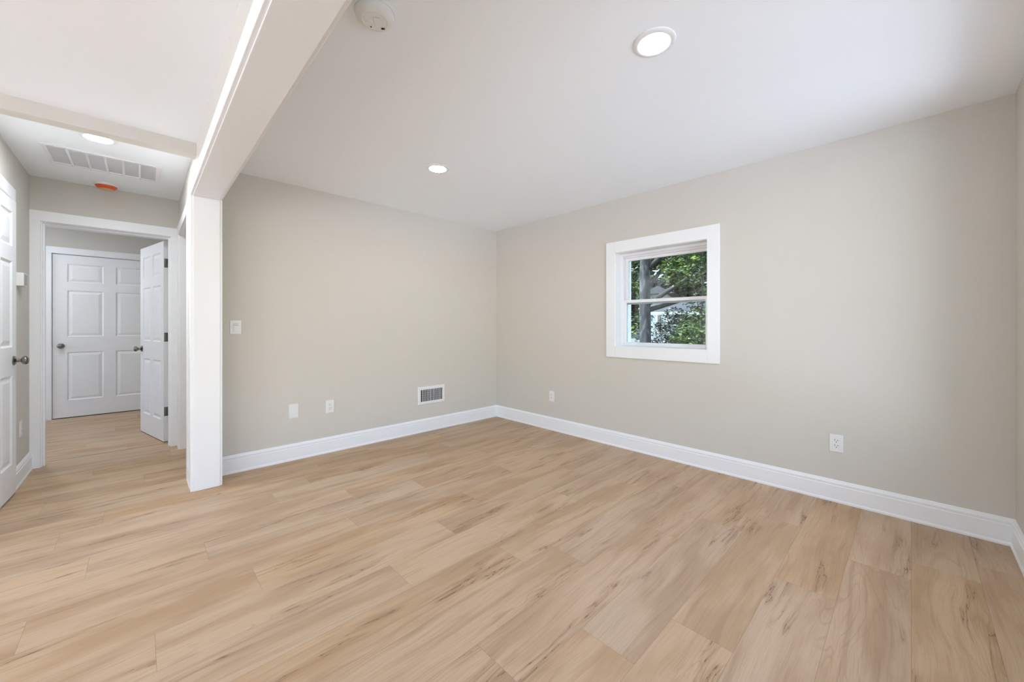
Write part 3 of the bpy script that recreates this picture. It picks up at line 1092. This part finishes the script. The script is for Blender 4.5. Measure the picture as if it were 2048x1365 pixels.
def tree(name, base, hgt, r0, clusters, count, size, lm, label, cat, grp, seed, lean=(0, 0), bk='bark'):
    rnd = random.Random(seed)
    root = tag(empty(name, (base[0], base[1], GZ)), label, cat, grp)
    bm = B()
    pts = [(Vector((lean[0] * k / 6 + rnd.uniform(-.03, .03), lean[1] * k / 6 + rnd.uniform(-.03, .03), hgt * k / 6 - (0.05 if k == 0 else 0))), r0 * (1.25 if k == 0 else 1 - 0.09 * k)) for k in range(7)]
    tube(bm, pts, 14)
    link('trunk', bm, bk, root, smooth=60)
    for (c, rad) in clusters:
        st = min(max(c[2] * 0.7, hgt * 0.3), hgt * 0.9)
        fr = st / hgt
        p = Vector((lean[0] * fr, lean[1] * fr, st))
        e = Vector(c)
        m_ = (p + e) / 2 + Vector((0, 0, 0.12))
        bm = B()
        tube(bm, [(p, r0 * 0.42), (m_, r0 * 0.28), (e, r0 * 0.12)], 8)
        link('branch', bm, 'bark', root, smooth=60)
    bm = B()
    tot = sum(a[0] * a[1] * a[2] for _, a in clusters)
    for (c, rad) in clusters:
        leaves(bm, c, rad, int(count * rad[0] * rad[1] * rad[2] / tot), size, rnd)
    link('foliage', bm, lm, root)
    return root

# the big grey trunk seen at the left of the panes
b0 = aim(1290, 9.2)
tree('shade_tree', b0, 7.5, 0.150,
     [((0.6, -0.9, 3.9), (0.9, 0.8, 0.5)), ((0.7, -1.8, 3.4), (0.8, 0.8, 0.7)), ((1.0, -1.3, 2.5), (0.7, 0.8, 0.35)),
      ((0.6, 0.5, 3.3), (0.5, 0.35, 0.9)), ((0.8, 0.5, 1.9), (0.4, 0.3, 0.5)), ((0.6, -1.8, 4.6), (1.0, 1.3, 0.6))], 6500, 0.062, 'leaf',
     'thick grey tree trunk seen at the left of the window panes', 'tree', 'trees outside the window', 11, bk='bark_dappled')
b1 = aim(1405, 5.7)
tree('leafy_tree', b1, 3.6, 0.022,
     [((0.0, 0.25, 2.75), (0.40, 0.42, 0.28)), ((0.0, 0.0, 1.9), (0.35, 0.30, 0.28)), ((0.1, 0.15, 3.5), (0.5, 0.5, 0.3)), ((0.1, 0.30, 1.35), (0.35, 0.40, 0.22))],
     2300, 0.042, 'leaf',
     'slender tree with bright green leaves at the right of the window panes', 'tree', 'trees outside the window', 12)
for i, (px, t, hh_, lab) in enumerate(((1345, 33.0, 9.5, 'dark dense tree behind the pale house wall, centre of the panes'),
                                       (1412, 27.0, 8.5, 'dark dense tree far behind the bright leaves at the right'),
                                       (1270, 28.0, 9.0, 'dark dense tree far behind the grey trunk'))):
    bb = aim(px, t)
    tree('dense_tree', bb, hh_ * 0.7, 0.16,
         [((0, 0, hh_ * 0.52), (1.7, 1.7, 1.5)), ((0.3, 0.5, hh_ * 0.27), (1.5, 1.6, 1.4)), ((-0.3, -0.5, hh_ * 0.75), (1.5, 1.6, 1.4)), ((0.2, 0.3, hh_ * 0.95), (1.4, 1.6, 1.2)), ((0.0, -0.4, hh_ * 0.12), (1.4, 1.6, 1.0))],
         9000, 0.24, 'leaf2', lab, 'tree', 'trees outside the window', 20 + i)

def shrub(px, t, rad, count, size, lm, label, seed):
    rnd = random.Random(seed)
    x_, y_ = aim(px, t)
    root = tag(empty('garden_shrub', (x_, y_, GZ)), label, 'shrub', 'shrubs outside the window')
    bm = B()
    for k in range(5):
        a_ = k * 1.3
        tube(bm, [(Vector((0, 0, -0.03)), 0.03), (Vector((0.3 * math.cos(a_), 0.3 * math.sin(a_), rad[2])), 0.018), (Vector((0.6 * rad[0] * math.cos(a_), 0.6 * rad[1] * math.sin(a_), rad[2] * 1.7)), 0.008)], 6)
    link('stem', bm, 'bark', root)
    bm = B()
    leaves(bm, (0, 0, rad[2] * 1.15), rad, count, size, rnd)
    link('foliage', bm, lm, root)
shrub(1385, 8.6, (0.55, 0.60, 0.95), 2800, 0.05, 'leaf', 'bright leafy shrub low at the right of the lower pane', 31)
shrub(1352, 11.2, (0.6, 0.70, 1.15), 3600, 0.055, 'leaf2', 'dark leafy shrub low in the middle of the lower pane', 32)
shrub(1400, 12.6, (0.7, 0.9, 1.1), 2600, 0.06, 'leaf2', 'dark leafy shrub behind the bright one', 33)

# neighbouring house: pale siding gable end with a grey roof and a lower porch roof
def house(name, px, t, w, d, h, label, yaw, porch=True):
    x_, y_ = aim(px, t)
    r = tag(empty(name, (x_, y_, GZ), yaw), label, 'house')
    bm = B()                                               # clapboard walls
    nb = int(h / 0.18)
    for k in range(nb):
        z0, z1 = h * k / nb, h * (k + 1) / nb
        box(bm, 0, d, -w, 0, z0, z1 - 0.012)
        box(bm, 0.012, d - 0.012, -w + 0.012, -0.012, z1 - 0.012, z1)
    link('house_wall', bm, 'siding', r)
    bm = B()
    pk = h + w * 0.32
    A = [bm.verts.new(p) for p in ((-0.35, -w - 0.35, h - 0.12), (-0.35, -w / 2, pk), (-0.35, 0.35, h - 0.12), (d + 0.35, -w - 0.35, h - 0.12), (d + 0.35, -w / 2, pk), (d + 0.35, 0.35, h - 0.12))]
    for f in ((0, 1, 4, 3), (1, 2, 5, 4), (0, 2, 1), (3, 4, 5), (0, 3, 5, 2)):
        bm.faces.new([A[q] for q in f])
    link('house_roof', bm, 'roof', r)
    bm = B()
    box(bm, -0.02, 0.04, -w * 0.62, -w * 0.42, h * 0.45, h * 0.72, 0.01)
    wf = link('house_window', bm, 'trim', r)
    bm = B()
    box(bm, -0.03, -0.015, -w * 0.60, -w * 0.44, h * 0.47, h * 0.70)
    link('house_pane', bm, 'shade_grey', wf)
    return r
house('neighbour_house', 1300, 17.5, 0.72, 3.0, 3.45, 'pale neighbouring house seen through the upper pane beside the trunk', math.radians(18))
hp = aim(1300, 15.0)
r = tag(empty('neighbour_porch', (hp[0], hp[1], GZ), math.radians(24)), 'neighbour\'s low grey roof with a white fascia across the lower pane', 'porch')
bm = B()
vs = [bm.verts.new(p) for p in ((0, -6.5, 2.42), (0, 0.4, 2.42), (2.2, 0.4, 3.0), (2.2, -6.5, 3.0), (0, -6.5, 2.36), (0, 0.4, 2.36), (2.2, 0.4, 2.94), (2.2, -6.5, 2.94))]
for q in ((0, 1, 2, 3), (7, 6, 5, 4), (0, 4, 5, 1), (1, 5, 6, 2), (2, 6, 7, 3), (3, 7, 4, 0)):
    bm.faces.new([vs[k] for k in q])
link('porch_roof', bm, 'roof', r)
bm = B()
box(bm, -0.04, 0.0, -6.5, 0.4, 2.32, 2.44, 0.005)
link('fascia', bm, 'siding', r)
for k in range(4):
    bm = B()
    box(bm, 0.05, 0.17, -0.1 - 2.0 * k, 0.02 - 2.0 * k, 0, 2.36, 0.005)
    link('porch_post', bm, 'siding', r)
sx, sy = aim(1272, 10.6)
r = tag(empty('garden_shed', (sx, sy, GZ), math.radians(26)), 'low pale blue-grey shed behind the foot of the trunk, lower left pane', 'shed')
bm = B()
for k in range(14):
    box(bm, 0, 1.2, -0.33, 0.9, 0.12 * k, 0.12 * k + 0.11)
link('shed_wall', bm, 'siding', r)
bm = B()
box(bm, -0.04, 1.24, -0.37, 0.94, 1.68, 1.72, 0.005)
link('shed_roof', bm, 'roof', r)

bpy.context.view_layer.update()
